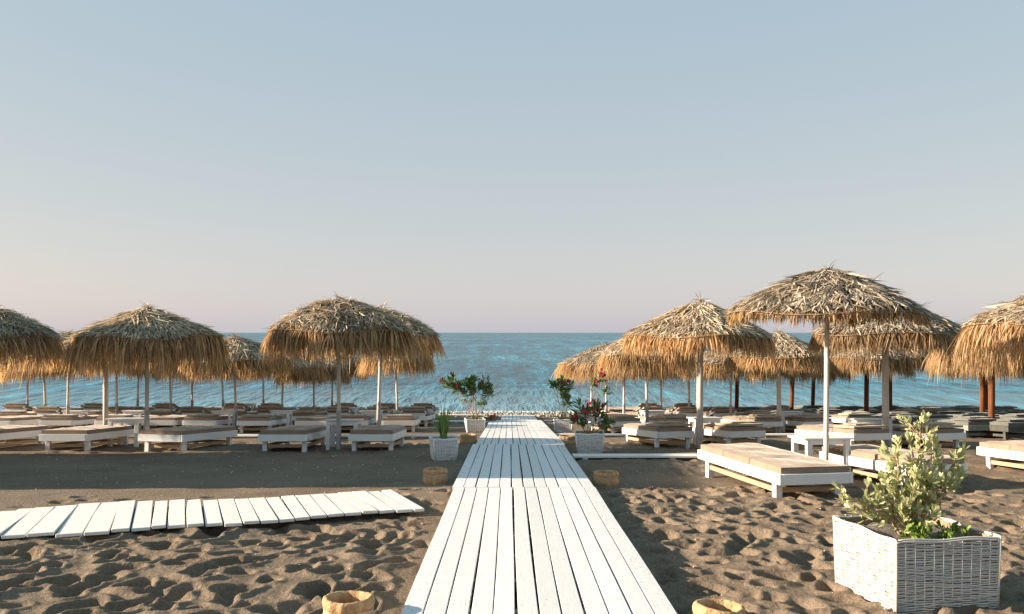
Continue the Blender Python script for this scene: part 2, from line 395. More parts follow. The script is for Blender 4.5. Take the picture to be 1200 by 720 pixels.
WX, WY = np.meshgrid(wx, wy)
WZ = SEA + np.exp(-(WY - 38) / 60) * (.035 * np.sin(WY * 1.5 + 2.2 * vnoise(WX, WY, .12, 21) * 3) + .02 * vnoise(WX, WY, .6, 22, 0, .5, 1)) * ((np.abs(WX) < 60) & (WY < 120))
n2y, n2x = WX.shape
I = (np.arange(n2y - 1)[:, None] * n2x + np.arange(n2x - 1)[None]).ravel()
sea = quadmesh("sea_water", np.stack([WX.ravel(), WY.ravel(), WZ.ravel()], 1), np.stack([I, I + 1, I + 1 + n2x, I + n2x], 1), m_sea(), smooth=True)
tag(sea, "blue green sea with small ripples reaching the horizon", kind='structure')

# ------------------------------------------------------------------ boardwalk
def deck_section(y0, y1, wid, n, dx, lab, gap=.0125, bear=True):
    t = thing("boardwalk", (dx, y0, float(deck_z(y0))), (math.atan2(float(deck_z(y1) - deck_z(y0)), y1 - y0), 0, 0))
    tag(t, lab, kind='structure')
    ln = math.hypot(y1 - y0, float(deck_z(y1) - deck_z(y0)))
    mb = MB(); p = wid / n
    for i in range(n):
        g = gap * random.uniform(.88, 1.15) + (.005 if i in (5, 6) else 0)
        c = -wid / 2 + p * (i + .5) + random.uniform(-.002, .002)
        k = 14; yy = np.linspace(.003, ln - .003 - random.uniform(0, .01), k)
        off = .0025 * np.sin(yy * random.uniform(.6, 1.3) + random.uniform(0, 6)); zz = .0018 * np.sin(yy * 1.7 + random.uniform(0, 6))
        h = p / 2 - g / 2; V = []
        for a, o, z in zip(yy, off, zz):
            V += [(c + o - h, a, -.035), (c + o - h, a, z - .003), (c + o - h + .003, a, z), (c + o + h - .003, a, z), (c + o + h, a, z - .003), (c + o + h, a, -.035)]
        Fc = [(i2 * 6 + j, i2 * 6 + (j + 1) % 6, (i2 + 1) * 6 + (j + 1) % 6, (i2 + 1) * 6 + j) for i2 in range(k - 1) for j in range(6)]
        Fc += [(5, 4, 3, 2, 1, 0), tuple((k - 1) * 6 + j for j in range(6))]
        mb.add(V, Fc)
    for yy in np.arange(.25, ln, .8):
        for i in range(n):
            c = -wid / 2 + p * (i + .5)
            for sx in (-.28, .28):
                cx, cy = c + sx * p + random.uniform(-.006, .006), yy + random.uniform(-.012, .012)
                mb.add([(cx + .0048 * math.cos(a), cy + .0048 * math.sin(a), .0032) for a in np.arange(6) * math.pi / 3], [(0, 1, 2, 3, 4, 5)], 1)
    mb.build("planks", [M['deck'], M['metal']], t)
    if bear:
        mb = MB()
        for yy in np.arange(.25, ln, .8): mb.box((0, yy, -.0775), (wid - .06, .09, .08))
        for sx in (-1, 1): mb.box((sx * (wid / 2 - .06), ln / 2, -.0775), (.05, ln - .02, .079))
        mb.build("bearer", M['rawwood'], t)
    return t
deck_section(1.5, 10.9, 1.73, 12, .185, "nearest section of white plank boardwalk laid on the sand")
deck_section(10.905, 17.2, 1.75, 12, .170, "middle section of white plank boardwalk crossed by a wide shadow")
deck_section(17.205, 30.0, 1.73, 12, .215, "far section of white plank boardwalk between the flower planters")
deck_section(30.005, 35.5, 1.25, 9, .33, "narrow last section of white boardwalk ending at the sea", bear=False)

# cross planks laid between the rows of loungers
def cross_plank(x0, x1, y, dep, lab):
    t = thing("plank_path", ((x0 + x1) / 2, y, float(sand_z(y)) + .02), (slope(y), 0, 0), lab, "plank path", "white plank paths between lounger rows")
    mb = MB(); n = 3; p = dep / n
    for i in range(n): mb.box((0, -dep / 2 + p * (i + .5), .035), (x1 - x0, p - .012, .035), bev=.004)
    mb.build("plank", M['white'], t)
    mb = MB()
    for xx in np.arange(x0 + .2, x1, 1.5): mb.box((xx - (x0 + x1) / 2, 0, -.018), (.08, dep - .04, .069))
    mb.build("batten", M['white'], t)
cross_plank(1.1, 3.3, 15.55, .42, "white plank path from boardwalk to the big right lounger")
cross_plank(1.15, 9.5, 22.0, .42, "white plank path right of boardwalk behind the second lounger row")
cross_plank(1.2, 12, 31.0, .42, "farthest white plank path right of the boardwalk")
cross_plank(-13, -1.0, 21.5, .42, "white plank path left of boardwalk beside the spiky plant pot")
cross_plank(-14, -1.4, 30.6, .42, "white plank path behind the far left flower planter")
cross_plank(-14, -.6, 35.0, .42, "last white plank path on the left, nearest the water")

# ------------------------------------------------------------------ slatted path, lower left: front and back ends measured from the photo's slats
sp = thing("slatted_walkway", (0, 0, 0), label="white slatted walkway lying on the sand left of the boardwalk", cat="slatted walkway")
F0 = [(-5.35, 6.98), (-5.08, 7.0), (-4.78, 7.02), (-4.45, 7.03), (-4.15, 7.03), (-3.86, 7.08), (-3.6, 7.2), (-3.36, 7.28), (-3.10, 7.33), (-2.86, 7.38)]
def row_pt(px, row):
    q = row - 390; d = (EYE + .10 - .055) * F / (q - .0257 * F)
    return gx(px, d), d
front = [(-75, 632), (-50, 630), (-25, 628), (0, 627.5), (30, 626.5), (64, 625), (97, 624), (129, 621.5), (153, 619), (177, 617.5), (195, 616.5), (218, 615.2), (240, 614), (262, 613), (285, 612.3), (305, 611), (327, 609), (346, 607), (364, 605), (384, 603), (404, 601.5), (424, 600), (444, 599), (464, 598), (484, 596.5), (498, 596)]
back = [(-20, 606), (0, 600), (20, 597), (42, 595), (64, 594), (92, 590.5), (118, 589), (140, 588), (160, 587), (180, 587), (199, 586.5), (217, 586), (236, 585.3), (256, 585), (274, 584.5), (292, 584), (310, 583.7), (328, 582), (346, 580), (362, 579.5), (378, 578), (396, 577), (412, 576), (428, 575.6), (444, 575.2), (462, 574.8)]
for i in range(len(front) - 1):
    a0, a1 = row_pt(*front[i]), row_pt(*front[i + 1]); b0, b1 = row_pt(*back[i]), row_pt(*back[i + 1])
    mid0 = np.array([(a0[0] + a1[0]) / 2, (a0[1] + a1[1]) / 2]); mid1 = np.array([(b0[0] + b1[0]) / 2, (b0[1] + b1[1]) / 2])
    u = mid1 - mid0; ln = np.linalg.norm(u); u /= ln; v = np.array([u[1], -u[0]])
    wd = abs(np.dot(np.array(a1) - np.array(a0), v)) * random.uniform(.89, .94); ln *= random.uniform(.97, 1.02)
    c = (mid0 + mid1) / 2; ang = math.atan2(u[1], u[0]) - R(90)
    mb = MB(); mb.box((0, 0, .0), (wd, ln, .032), bev=.004)
    o = mb.build("slat", M['slat'], sp); o.location = (c[0], c[1], float(sand_z(c[1])) + .058 + random.uniform(-.006, .006))
    o.rotation_euler = (slope(c[1]) + random.uniform(-.008, .008), random.uniform(-.02, .02), ang)
# level the sand where the slats lie: done with a low bank under them
mb = MB()
for k, (dy0, zz) in enumerate([(.25, .012), (.78, .012)]):
    pts = []
    for i in range(len(front)):
        a = np.array(row_pt(*front[i])); b = np.array(row_pt(*back[i])); p = a + (b - a) * dy0
        pts.append((p[0], p[1], float(sand_z(p[1])) + .012))
    mb.tube(pts, .028, 6)
mb.build("bearer", M['rawwood'], sp)

# ------------------------------------------------------------------ thatched umbrellas
def blades(root, d0, length, width, droop, seed, nseg=3, upn=None):
    """N tapering, drooping leaf strips; root Nx3, d0 Nx3 unit start direction."""
    r = np.random.default_rng(seed); n = len(root)
    side = np.cross(d0, np.array([0, 0, 1.])) + 1e-6; side /= np.linalg.norm(side, axis=1)[:, None]
    tw = r.uniform(-.9, .9, n)[:, None]; upv = np.cross(side, d0)
    side = side * np.cos(tw) + upv * np.sin(tw)
    P = []; p = root.copy(); d = d0.copy()
    prof = [1, .95, .7, .12] if nseg == 3 else list(np.linspace(1, .1, nseg + 1))
    for s in range(nseg + 1):
        hw = (width * prof[s] / 2)[:, None]
        P.append(p - side * hw); P.append(p + side * hw)
        d = d + np.array([0, 0, -1.]) * (droop / nseg)[:, None] + r.normal(0, .07, (n, 3)); d /= np.linalg.norm(d, axis=1)[:, None]
        p = p + d * (length / nseg)[:, None]
    V = np.stack(P, 1).reshape(-1, 3); k = 2 * (nseg + 1)
    base = (np.arange(n) * k)[:, None]
    Q = np.concatenate([base + np.array([[2 * s, 2 * s + 1, 2 * s + 3, 2 * s + 2]]) for s in range(nseg)], 0)
    return V, Q
def canopy(seed, apex, rim_r, rim_z, skirt, dome=.0, ntop=3400, nsk=3600, shag=.5, irregular=.05, lay0=.9):
    r = np.random.default_rng(seed); Vs = []; Qs = []; Ms = []; off = 0
    ph = r.uniform(0, 6.28, 4)
    def rr(th): return rim_r * (1 + irregular * np.sin(3 * th + ph[0]) + irregular * .7 * np.sin(5 * th + ph[1]))
    def surf(t, th):
        R_ = rr(th) * t
        z = apex + (rim_z - apex) * (t * (1 - dome) + dome * t ** 2.2) + .03 * np.sin(4 * th + ph[2]) * t
        return np.stack([R_ * np.cos(th), R_ * np.sin(th), z], 1)
    def push(V, Q, mi):
        nonlocal off
        Vs.append(V); Qs.append(Q + off); Ms.append(np.full(len(Q), mi)); off += len(V)
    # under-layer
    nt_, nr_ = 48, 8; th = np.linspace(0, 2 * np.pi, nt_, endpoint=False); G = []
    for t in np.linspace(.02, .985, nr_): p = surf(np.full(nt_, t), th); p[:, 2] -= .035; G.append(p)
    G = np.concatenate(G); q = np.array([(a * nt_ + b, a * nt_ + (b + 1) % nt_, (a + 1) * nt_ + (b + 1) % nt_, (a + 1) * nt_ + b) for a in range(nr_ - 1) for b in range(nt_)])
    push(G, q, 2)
    # leaves on the slope
    th = r.uniform(0, 2 * np.pi, ntop); t = .95 * r.uniform(.02, 1, ntop) ** .6
    p = surf(t, th); p2 = surf(np.clip(t + .08, 0, 1.2), th); dn = p2 - p; dn /= np.linalg.norm(dn, axis=1)[:, None]
    tang = np.stack([-np.sin(th), np.cos(th), 0 * th], 1); nrm = np.cross(dn, tang) ; nrm *= np.sign(nrm[:, 2:3] + 1e-9)
    a = r.normal(0, shag, ntop)[:, None]
    d = dn * np.cos(a) + tang * np.sin(a) + nrm * r.uniform(-.02, .30, ntop)[:, None] * (.6 + shag * .5); d /= np.linalg.norm(d, axis=1)[:, None]
    p = p + nrm * r.uniform(0, .045, ntop)[:, None]
    V, Q = blades(p, d, r.uniform(.14, .42, ntop) * (1 - .45 * np.clip(t - .6, 0, 1) / .35), r.uniform(.010, .030, ntop), r.uniform(.05, .5, ntop), seed + 1); push(V, Q, 0)
    # fringe
    lay = r.uniform(0, 1, nsk); th = r.uniform(0, 2 * np.pi, nsk) + .03 * r.normal(size=nsk)
    p = surf(lay0 + (1 - lay0) * lay, th); rad = np.stack([np.cos(th), np.sin(th), 0 * th], 1); tang = np.stack([-np.sin(th), np.cos(th), 0 * th], 1)
    sw = .35 * np.sin(2 * th + ph[3])
    d = rad * (r.uniform(.05, .55, nsk) + shag * .35 * (lay > .8))[:, None] + tang * (r.normal(0, .42, nsk) + sw * .3 + .3 * np.sin(th * 17 + ph[2]))[:, None] + np.array([0, 0, -1.]) * r.uniform(.6, 1.1, nsk)[:, None]
    d /= np.linalg.norm(d, axis=1)[:, None]
    clump = .80 + .26 * np.sin(th * 23 + ph[0]) * np.sin(th * 7 + ph[1]) + .10 * np.sin(th * 41 + ph[1])
    ln = skirt * r.uniform(.42, 1.12, nsk) * clump * np.where(r.random(nsk) < .06, 1.25, 1)
    V, Q = blades(p, d, ln, r.uniform(.009, .026, nsk), r.uniform(.7, 2.2, nsk), seed + 2); push(V, Q, 1)
    # topknot and stray stalks
    n = 60; th = r.uniform(0, 6.28, n); d = np.stack([np.cos(th), np.sin(th), r.uniform(-.3, .9, n) + (r.random(n) < .12) * 1.5], 1); d /= np.linalg.norm(d, axis=1)[:, None]
    V, Q = blades(np.tile([0, 0, apex - .01], (n, 1)) + r.normal(0, .02, (n, 3)), d, r.uniform(.08, .24, n), r.uniform(.01, .022, n), r.uniform(.3, 1.4, n), seed + 3); push(V, Q, 0)
    n = 40; th = r.uniform(0, 6.28, n); t = r.uniform(.3, 1, n); p = surf(t, th)
    d = np.stack([np.cos(th), np.sin(th), r.uniform(-.1, .7, n)], 1); d /= np.linalg.norm(d, axis=1)[:, None]
    V, Q = blades(p, d, r.uniform(.15, .34, n), r.uniform(.006, .012, n), r.uniform(-.1, .5, n), seed + 4); push(V, Q, 0)
    return np.concatenate(Vs), np.concatenate(Qs), np.concatenate(Ms), rr, surf
UGROUP = "palm thatched parasols on the beach"
def make_umbrella(seed, pole_mat, pole_r, apex=2.78, rim_r=1.40, rim_z=2.10, skirt=.66, sleeve=True, **k):
    root = thing("thatched_parasol", (0, 0, 0), cat="parasol", group=UGROUP)
    mb = MB(); mb.tube([(0, 0, -.25), (0, 0, .9), (0, 0, apex - .08)], [pole_r * 1.04, pole_r, pole_r * .96], 14); mb.build("pole", pole_mat, root, smooth=True)
    if sleeve:
        mb = MB(); mb.tube([(0, 0, -.2), (0, 0, .72)], pole_r * 1.28, 14); mb.box((pole_r * 1.4, 0, .66), (.03, .02, .03)); mb.build("sleeve", M['metal'], root, smooth=False)
    V, Q, mi, rr, surf = canopy(seed, apex, rim_r, rim_z, skirt, **k)
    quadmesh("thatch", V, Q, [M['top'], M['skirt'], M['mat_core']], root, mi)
    mb = MB(); th = np.linspace(0, 2 * np.pi, 41); p = surf(np.full(41, .97), th); p[:, 2] -= .05
    po = surf(np.full(41, 1.02), th); po[:, 2] += .004; mo = MB(); mo.tube(po, .007, 6, cap=False); mo.build("tie_band", M['cane'], root, smooth=True)
    mb.tube(p, .014, 6, cap=False); p = surf(np.full(41, .55), th); p[:, 2] -= .07; mb.tube(p, .012, 6, cap=False); mb.build("hoop", M['pole'], root, smooth=True)
    for i in range(8):
        a = i * math.pi / 4 + .2; p = surf(np.array([.03, .98]), np.array([a, a])); p[:, 2] -= .065
        mb = MB(); mb.tube(p, .015, 6); mb.build("rib", M['pole'], root, smooth=True)
    return root
protos = [
    make_umbrella(11, M['pole'], .036, apex=2.62, rim_r=1.27, ntop=4200, nsk=4600, skirt=.74),                                  # 0 tidy cone, long fringe
    make_umbrella(22, M['pole'], .036, apex=2.76, rim_r=1.20, rim_z=2.2, dome=.5, shag=.95, skirt=.80, ntop=5200, nsk=7200, irregular=.09, lay0=.5),  # 1 shaggy dome
    make_umbrella(33, M['pole'], .064, apex=2.9, rim_r=1.36, rim_z=2.20, skirt=.50, sleeve=False, ntop=4600, nsk=4800), # 2 thick white post
    make_umbrella(44, M['pole'], .034, apex=2.90, rim_r=1.26, rim_z=2.30, dome=.22, shag=.6, skirt=.22, ntop=5200, nsk=2200, sleeve=False, irregular=.02),  # 3 flat, short fringe
    make_umbrella(55, M['bpole'], .075, rim_r=1.32, rim_z=2.15, dome=.5, shag=.7, skirt=.72, sleeve=False, ntop=4600, nsk=4800),   # 4 brown log post
    make_umbrella(66, M['pole'], .036, apex=2.70, rim_r=1.30, rim_z=2.02, dome=.15, shag=.7, skirt=.66, ntop=4000, nsk=3600, irregular=.10),   # 5 sagging, thinner fringe
    make_umbrella(77, M['pole'], .034, apex=2.66, rim_r=1.24, rim_z=2.14, dome=.3, shag=1.1, skirt=.70, ntop=5000, nsk=5000, irregular=.08, lay0=.6),   # 6 ragged
]
used = [False] * len(protos)
def umbrella(px, d, kind, label, s=1.0, rz=None, tall=1.0):
    o = protos[kind] if not used[kind] else copy_tree(protos[kind])
    used[kind] = True
    x = gx(px, d); o.location = (x, d, float(sand_z(d)) if abs(x) > 1 else 0)
    o.rotation_euler = (random.uniform(-.03, .03), random.uniform(-.035, .035), random.uniform(0, 6.28) if rz is None else rz)
    o.scale = (s, s, s * tall * random.uniform(.985, 1.015))
    if kind in (2, 3): o.rotation_euler[0] = o.rotation_euler[1] = .004
    o["label"] = label
    return o

# ------------------------------------------------------------------ loungers and tables
def make_lounger(kind, frame, cloth, pad):
    root = thing("sun_lounger", (0, 0, 0), cat="sun lounger")
    W, Ln, top = .92, 2.12, .30
    mb = MB()
    for sx in (-1, 1): mb.box((sx * (W / 2 - .02), 0, top - .065), (.04, Ln, .13), bev=.004)
    for sy in (-1, 1): mb.box((0, sy * (Ln / 2 - .02 + .003), top - .066), (W - .082, .04, .132), bev=.004)
    mb.build("frame", frame, root)
    mb = MB(); y = -Ln / 2 + .10
    while y < Ln / 2 - .06: mb.box((0, y, top - .02), (W - .085, .075, .022), bev=.003); y += .115
    mb.build("slats", frame, root)
    for sx in (-1, 1):
        for sy in (-1, 1):
            mb = MB(); mb.box((sx * (W / 2 - .085), sy * (Ln / 2 - .20), top - .13 - .11), (.085, .085, .30), bev=.004); mb.build("leg", frame, root)
    mb = MB()
    for sy in (-1, 1): mb.box((0, sy * (Ln / 2 - .20), .075), (W - .26, .03, .06))
    for sx in (-1, 1): mb.box((sx * (W / 2 - .085), 0, .075), (.03, Ln - .49, .06))
    mb.build("stretcher", M['rawwood'] if frame is M['white'] else frame, root)
    # mattress: three cushions
    def cushion(mb, y0, y1, z0, h, tilt=0, wd=W - .05, pivot=None):
        nx_, ny_ = 9, 9; V = []
        for lvl in (0, 1):
            for j in range(ny_):
                for i in range(nx_):
                    u, v = i / (nx_ - 1) * 2 - 1, j / (ny_ - 1) * 2 - 1
                    e = (1 - abs(u) ** 8) * (1 - abs(v) ** 8)
                    ix = u * wd / 2 * (1 - .012 * (1 - e)); 
                    z = z0 + (h * (.80 + .2 * e ** .5) + .008 * math.sin(5 * u + 3 * v + y0 * 9) * e if lvl else .004)
                    V.append((ix, (y0 + y1) / 2 + v * (y1 - y0) / 2, z))
        V = np.array(V); n = nx_ * ny_; Fc = []
        for j in range(ny_ - 1):
            for i in range(nx_ - 1):
                a = j * nx_ + i; Fc += [(n + a, n + a + 1, n + a + 1 + nx_, n + a + nx_), (a, a + nx_, a + nx_ + 1, a + 1)]
        ring = [i for i in range(nx_)] + [j * nx_ + nx_ - 1 for j in range(1, ny_)] + [(ny_ - 1) * nx_ + i for i in range(nx_ - 2, -1, -1)] + [j * nx_ for j in range(ny_ - 2, 0, -1)]
        Fc += [(ring[k], ring[(k + 1) % len(ring)], n + ring[(k + 1) % len(ring)], n + ring[k]) for k in range(len(ring))]
        if tilt:
            py, pz = pivot; c, s = math.cos(tilt), math.sin(tilt); dy = V[:, 1] - py; dz = V[:, 2] - pz
            V = np.stack([V[:, 0], py + dy * c - dz * s, pz + dy * s + dz * c], 1)
        mb.add(V, Fc)
    mb = MB(); h = .095; y0 = -Ln / 2 + .0; cuts = [y0 + .02, y0 + .74, y0 + 1.42, Ln / 2 - .03]
    for k in range(3):
        tilted = (kind == 'raised' and k == 0)
        cushion(mb, cuts[k] + .006, cuts[k + 1] - .006, top + .001, h, tilt=-R(13) if tilted else 0, pivot=(cuts[1], top) if tilted else None)
    mb.build("mattress", cloth, root, smooth=False)
    if kind == 'pillow':
        mb = MB(); cushion(mb, cuts[0] + .03, cuts[0] + .50, top + h + .004, .065, wd=W - .18); mb.build("pillow", pad, root)
    if kind == 'folded':
        mb = MB(); cushion(mb, cuts[0] + .01, cuts[0] + .70, top + h + .002, .055, wd=W - .07); cushion(mb, cuts[0] + .10, cuts[0] + .52, top + h + .055 + .003, .04, wd=W - .3); mb.build("folded_pad", pad, root)
    if kind == 'raised':
        mb = MB(); L2 = .74
        for sx in (-1, 1): mb.box((sx * (W / 2 - .09), cuts[1] - math.cos(R(13)) * L2 / 2, top + math.sin(R(13)) * L2 / 2 - .012), (.045, L2, .03), rot=(-R(13), 0, 0))
        mb.box((0, cuts[1] - .52, top + .04), (W - .2, .03, .12)); mb.build("backrest_frame", frame, root)
        mb = MB(); cushion(mb, cuts[0] + .02, cuts[0] + .3, top + h + .006, .06, tilt=-R(13), pivot=(cuts[1], top), wd=W - .25); mb.build("pillow", pad, root)
    return root
LP = {k: make_lounger(k, M['white'], M['cloth'], M['pad']) for k in ('plain', 'pillow', 'folded', 'raised')}
LP['dark'] = make_lounger('folded', M['greywood'], M['dcloth'], M['dcloth'])
LP['darkflat'] = make_lounger('pillow', M['dwood'], M['dcloth'], M['dcloth'])
lused = {k: False for k in LP}
LGROUP = {'white': "white sun loungers in rows on the beach", 'dark': "dark sun loungers at the back right"}
def lounger(px, d, kind, label, ang=0.0, sw=1.0, ly=1.0):
    """px, d: near left corner."""
    o = LP[kind] if not lused[kind] else copy_tree(LP[kind])
    lused[kind] = True
    W, Ln = .92 * sw, 2.12 * ly
    x0 = gx(px, d); a = R(ang); cx = x0 + W / 2 * math.cos(a) - Ln / 2 * math.sin(a); cy = d + W / 2 * math.sin(a) + Ln / 2 * math.cos(a)
    o.location = (cx, cy, float(sand_z(cy)) + .015); o.rotation_mode = 'XYZ'
    o.rotation_euler = (slope(cy), 0, a); o.scale = (sw, 1, 1)
    if ly != 1.0: o.scale = (sw, ly, 1); o.rotation_euler[0] = slope(cy) * .3; o.location[2] = float(sand_z(d + .5)) + .0
    o["label"] = label; o["group"] = LGROUP['dark' if kind.startswith('dark') else 'white']
    return o
def make_table():
    root = thing("side_table", (0, 0, 0), cat="side table", group="white side tables between loungers")
    mb = MB()
    for i in range(5): mb.box((0, -.24 + i * .12, .545), (.70, .112, .028), bev=.004)
    mb.build("tabletop", M['white'], root)
    mb = MB()
    for sy in (-1, 1): mb.box((0, sy * .24, .495), (.56, .028, .07))
    for sx in (-1, 1): mb.box((sx * .28, 0, .495), (.028, .45, .07))
    mb.build("apron", M['white'], root)
    for sx in (-1, 1):
        for sy in (-1, 1):
            mb = MB(); mb.box((sx * .27, sy * .235, .245), (.075, .075, .57), bev=.004); mb.build("leg", M['white'], root)
    return root
TB = make_table(); tused = False
def table(px, d, label, ang=0, s=1.0):
    global tused
    o = TB if not tused else copy_tree(TB); tused = True
    o.location = (gx(px, d), d, float(sand_z(d)) + .01); o.rotation_euler = (slope(d), 0, R(ang)); o.scale = (s, s, 1); o["label"] = label

# ---- left side, front row
lounger(-66, 17.0, 'plain', "white lounger cut off by the left edge of the photo, front row left", 0)
lounger(45, 17.0, 'plain', "white lounger with taupe mattress, second from left in the left front row", 0)
lounger(161, 16.9, 'plain', "angled white lounger under the cone parasol, third from left in front row", -11)
lounger(302, 16.9, 'plain', "white lounger with taupe mattress just left of the shaggy parasol pole", 0)
lounger(408, 17.0, 'plain', "white lounger with taupe mattress right of the shaggy parasol pole, nearest the boardwalk", 0, .94)
table(403, 17.9, "small white table behind the pole of the shaggy parasol")
table(150, 18.6, "small white table beside the pole of the cone parasol")
umbrella(-14, 17.4, 1, "shaggy parasol cut off by the left edge of the photo", 1.0, 1.0)
umbrella(172, 17.6, 0, "wide cone parasol with grey top and dark hanging fringe, left front row", 1.05, .3)
umbrella(397, 17.5, 1, "shaggy golden parasol, the biggest left of the boardwalk", 1.04, 2.2)
# ---- left side behind
umbrella(443, 22.5, 6, "shaggy parasol half hidden behind the biggest left parasol, nearest the boardwalk", 1.18, 4.4)
ords = ["leftmost", "second from left", "third from left", "fourth from left", "fifth from left", "sixth from left", "seventh from left", "eighth from left", "ninth from left", "tenth from left", "eleventh from left", "twelfth from left", "thirteenth from left", "fourteenth from left"]
def urow(side, rowname, items):
    for k, (px, d, kind, s) in enumerate(items):
        umbrella(px, d, kind, f"thatched parasol, {ords[k]} in the {rowname} {side} of the boardwalk", s)
urow("left", "second row", [(79, 24.5, 6, 1.0), (124, 21.0, 2, .93), (277, 25.2, 5, 1.0)])
urow("left", "third row", [(54, 28.5, 5, .98), (137, 28.0, 6, 1.0), (201, 28.6, 1, .98), (330, 28.5, 5, .95), (368, 29.8, 0, .86)])
urow("left", "row by the water", [(-18, 32.5, 0, 1), (32, 32.5, 0, 1), (161, 32.8, 1, 1), (225, 32.6, 0, .98), (262, 32.2, 0, 1), (309, 32.8, 1, .95), (389, 33, 0, .95), (466, 31.5, 1, .98)])
def lrow(side, rowname, items, ang=0, sw=1.0):
    for k, (px, d, kind) in enumerate(items):
        lounger(px, d, kind, f"white lounger, {ords[k]} in the {rowname} {side} of the boardwalk", ang + random.uniform(-2.5, 2.5), sw)
lrow("left", "second row", [(-28, 23.9, 'plain'), (45, 24.1, 'pillow'), (110, 24, 'pillow'), (165, 24.2, 'plain'), (213, 24.2, 'pillow'), (277, 24.0, 'pillow'), (345, 24.0, 'plain'), (390, 24.1, 'pillow'), (447, 24.0, 'pillow')])
for k, (px, d) in enumerate([(88, 25), (158, 25), (262, 24.9), (330, 25), (436, 24.9)]):
    table(px, d, f"small white table, {ords[k]} in the second row left of the boardwalk", 0, .8)
lrow("left", "third row", [(-10, 28, 'pillow'), (35, 28, 'raised'), (80, 28.1, 'pillow'), (122, 28, 'raised'), (168, 28, 'pillow'), (206, 28.1, 'raised'), (252, 28, 'pillow'), (296, 28.2, 'raised'), (336, 28, 'pillow'), (378, 28.1, 'raised'), (424, 28, 'raised'), (467, 28, 'raised')])
lrow("left", "row by the water", [(0, 32, 'raised'), (44, 32, 'pillow'), (92, 32, 'raised'), (134, 32.2, 'pillow'), (176, 32, 'raised'), (218, 32, 'pillow'), (258, 32, 'raised'), (300, 32, 'raised'), (345, 32, 'pillow'), (388, 32.2, 'raised'), (436, 32, 'raised'), (480, 32, 'raised')])
for k, (px, d) in enumerate([(70, 29), (290, 32.8), (410, 28.8), (455, 32.8)]):
    table(px, d, f"small white table, {ords[k]} of those standing near the water on the left", 0, .8)

# ---- right side, front
lounger(914, 10.7, 'plain', "large white lounger with smooth taupe mattress, nearest right of the boardwalk", 10, 1.04, 1.22)
lounger(1066, 11.5, 'plain', "white lounger behind the big shrub, partly hidden by its leaves", 12, .94)
lounger(1272, 12.3, 'plain', "white lounger cut off by the right edge of the photo", 11, .94)
table(962, 13.1, "white table behind the pole of the flat parasol", 5, 1.05)
umbrella(968, 12.2, 3, "flat thatched parasol with short fringe and thin pole, tallest on the right", 1.0, .5)
umbrella(1243, 13.4, 6, "shaggy golden parasol cut off by the right edge of the photo", 1.03, 3.3)
lounger(770, 18.0, 'folded', "white lounger with folded pad left of the thick white parasol post", 12, .88)
lounger(855, 18.2, 'folded', "white lounger with folded pad right of the thick white parasol post", 12, .88)
lounger(1001, 17.2, 'folded', "white lounger left of the second thick white post, behind the table", 13, .9)
lounger(1090, 17.3, 'folded', "white lounger right of the second thick white post, behind the shrub top", 13, .9)
umbrella(820, 18.0, 2, "tall pointed parasol on thick white post right of the boardwalk", 1.03, 1.2)
umbrella(1038, 18.0, 2, "parasol on thick white post behind the flat parasol", 1.05, 4.0)
table(1020, 18.4, "white table against the second thick white parasol post", 0, 1.1)
table(826, 19.2, "white table behind the first thick white parasol post", 5, .9)
urow("right", "third row", [(759, 24.0, 1, .98), (913, 23.5, 2, .92)])
lrow("right", "third row", [(718, 23.4, 'pillow'), (779, 23.2, 'folded'), (884, 23.2, 'folded'), (944, 23.3, 'folded')], 10, .88)
for k, (px, d) in enumerate([(765, 25), (925, 24.3)]): table(px, d, f"small white table, {ords[k]} in the third row right of the boardwalk", 5, .9)
urow("right", "fourth row", [(731, 28.0, 5, .98), (856, 27.5, 6, .95)])
lrow("right", "fourth row", [(705, 27.5, 'plain'), (752, 27.6, 'raised'), (793, 27.3, 'raised'), (835, 27.5, 'raised'), (880, 27.4, 'folded')], 6, .9)
urow("right", "row by the water", [(693, 33.5, 0, .95), (711, 31.5, 5, 1.0), (775, 32.3, 6, .95), (808, 31.8, 0, 1)])
lrow("right", "row by the water", [(716, 32, 'plain'), (748, 32, 'raised'), (790, 32, 'raised'), (828, 32, 'pillow')], 4, .9)
# brown-post parasols with dark loungers
for k, (px, d, s) in enumerate([(863, 32.5, .95), (927, 29.5, .92), (952, 33.5, .95), (1015, 29.0, 1.0), (1043, 32.5, 1.05), (1151, 27.0, 1.0), (1162, 21.5, 1.0), (1156, 33, .95)]):
    nm = ["leftmost", "second from left", "third from left", "fourth from left", "fifth from left", "beside the sea-side pair far right", "nearest", "farthest"][k]
    umbrella(px, d, 4, ["thatched parasol on brown log post, leftmost of the brown posts", "thatched parasol on brown log post, second brown post from left",
        "thatched parasol on brown log post, third brown post from left", "thatched parasol on brown log post just left of the second thick white post",
        "thatched parasol on brown log post just right of the second thick white post", "thatched parasol on the left one of three clustered brown posts",
        "thatched parasol on the thickest, nearest brown log post far right", "thatched parasol on the thin middle one of three clustered brown posts"][k], s)
dk = [(958, 27.0), (995, 25.5), (1042, 25.3), (1088, 23.6), (1135, 21.2), (1182, 20.6), (1140, 24.5), (1190, 24.6), (1010, 29.0), (1055, 28.6), (1100, 28.2), (1150, 28.6), (1195, 28.4), (915, 29.2), (960, 30.3),
      (868, 31.8), (905, 32.6), (945, 33.2), (990, 32.6), (1035, 32.4), (1080, 32.0), (1125, 32.4), (1170, 32.5)]
dk.sort(key=lambda a: (round(a[1] / 3.5), a[0]))
rows = {}
for px, d in dk: rows.setdefault(round(d / 3.5), []).append((px, d))
rn = ["nearest", "second", "third", "fourth", "fifth"]
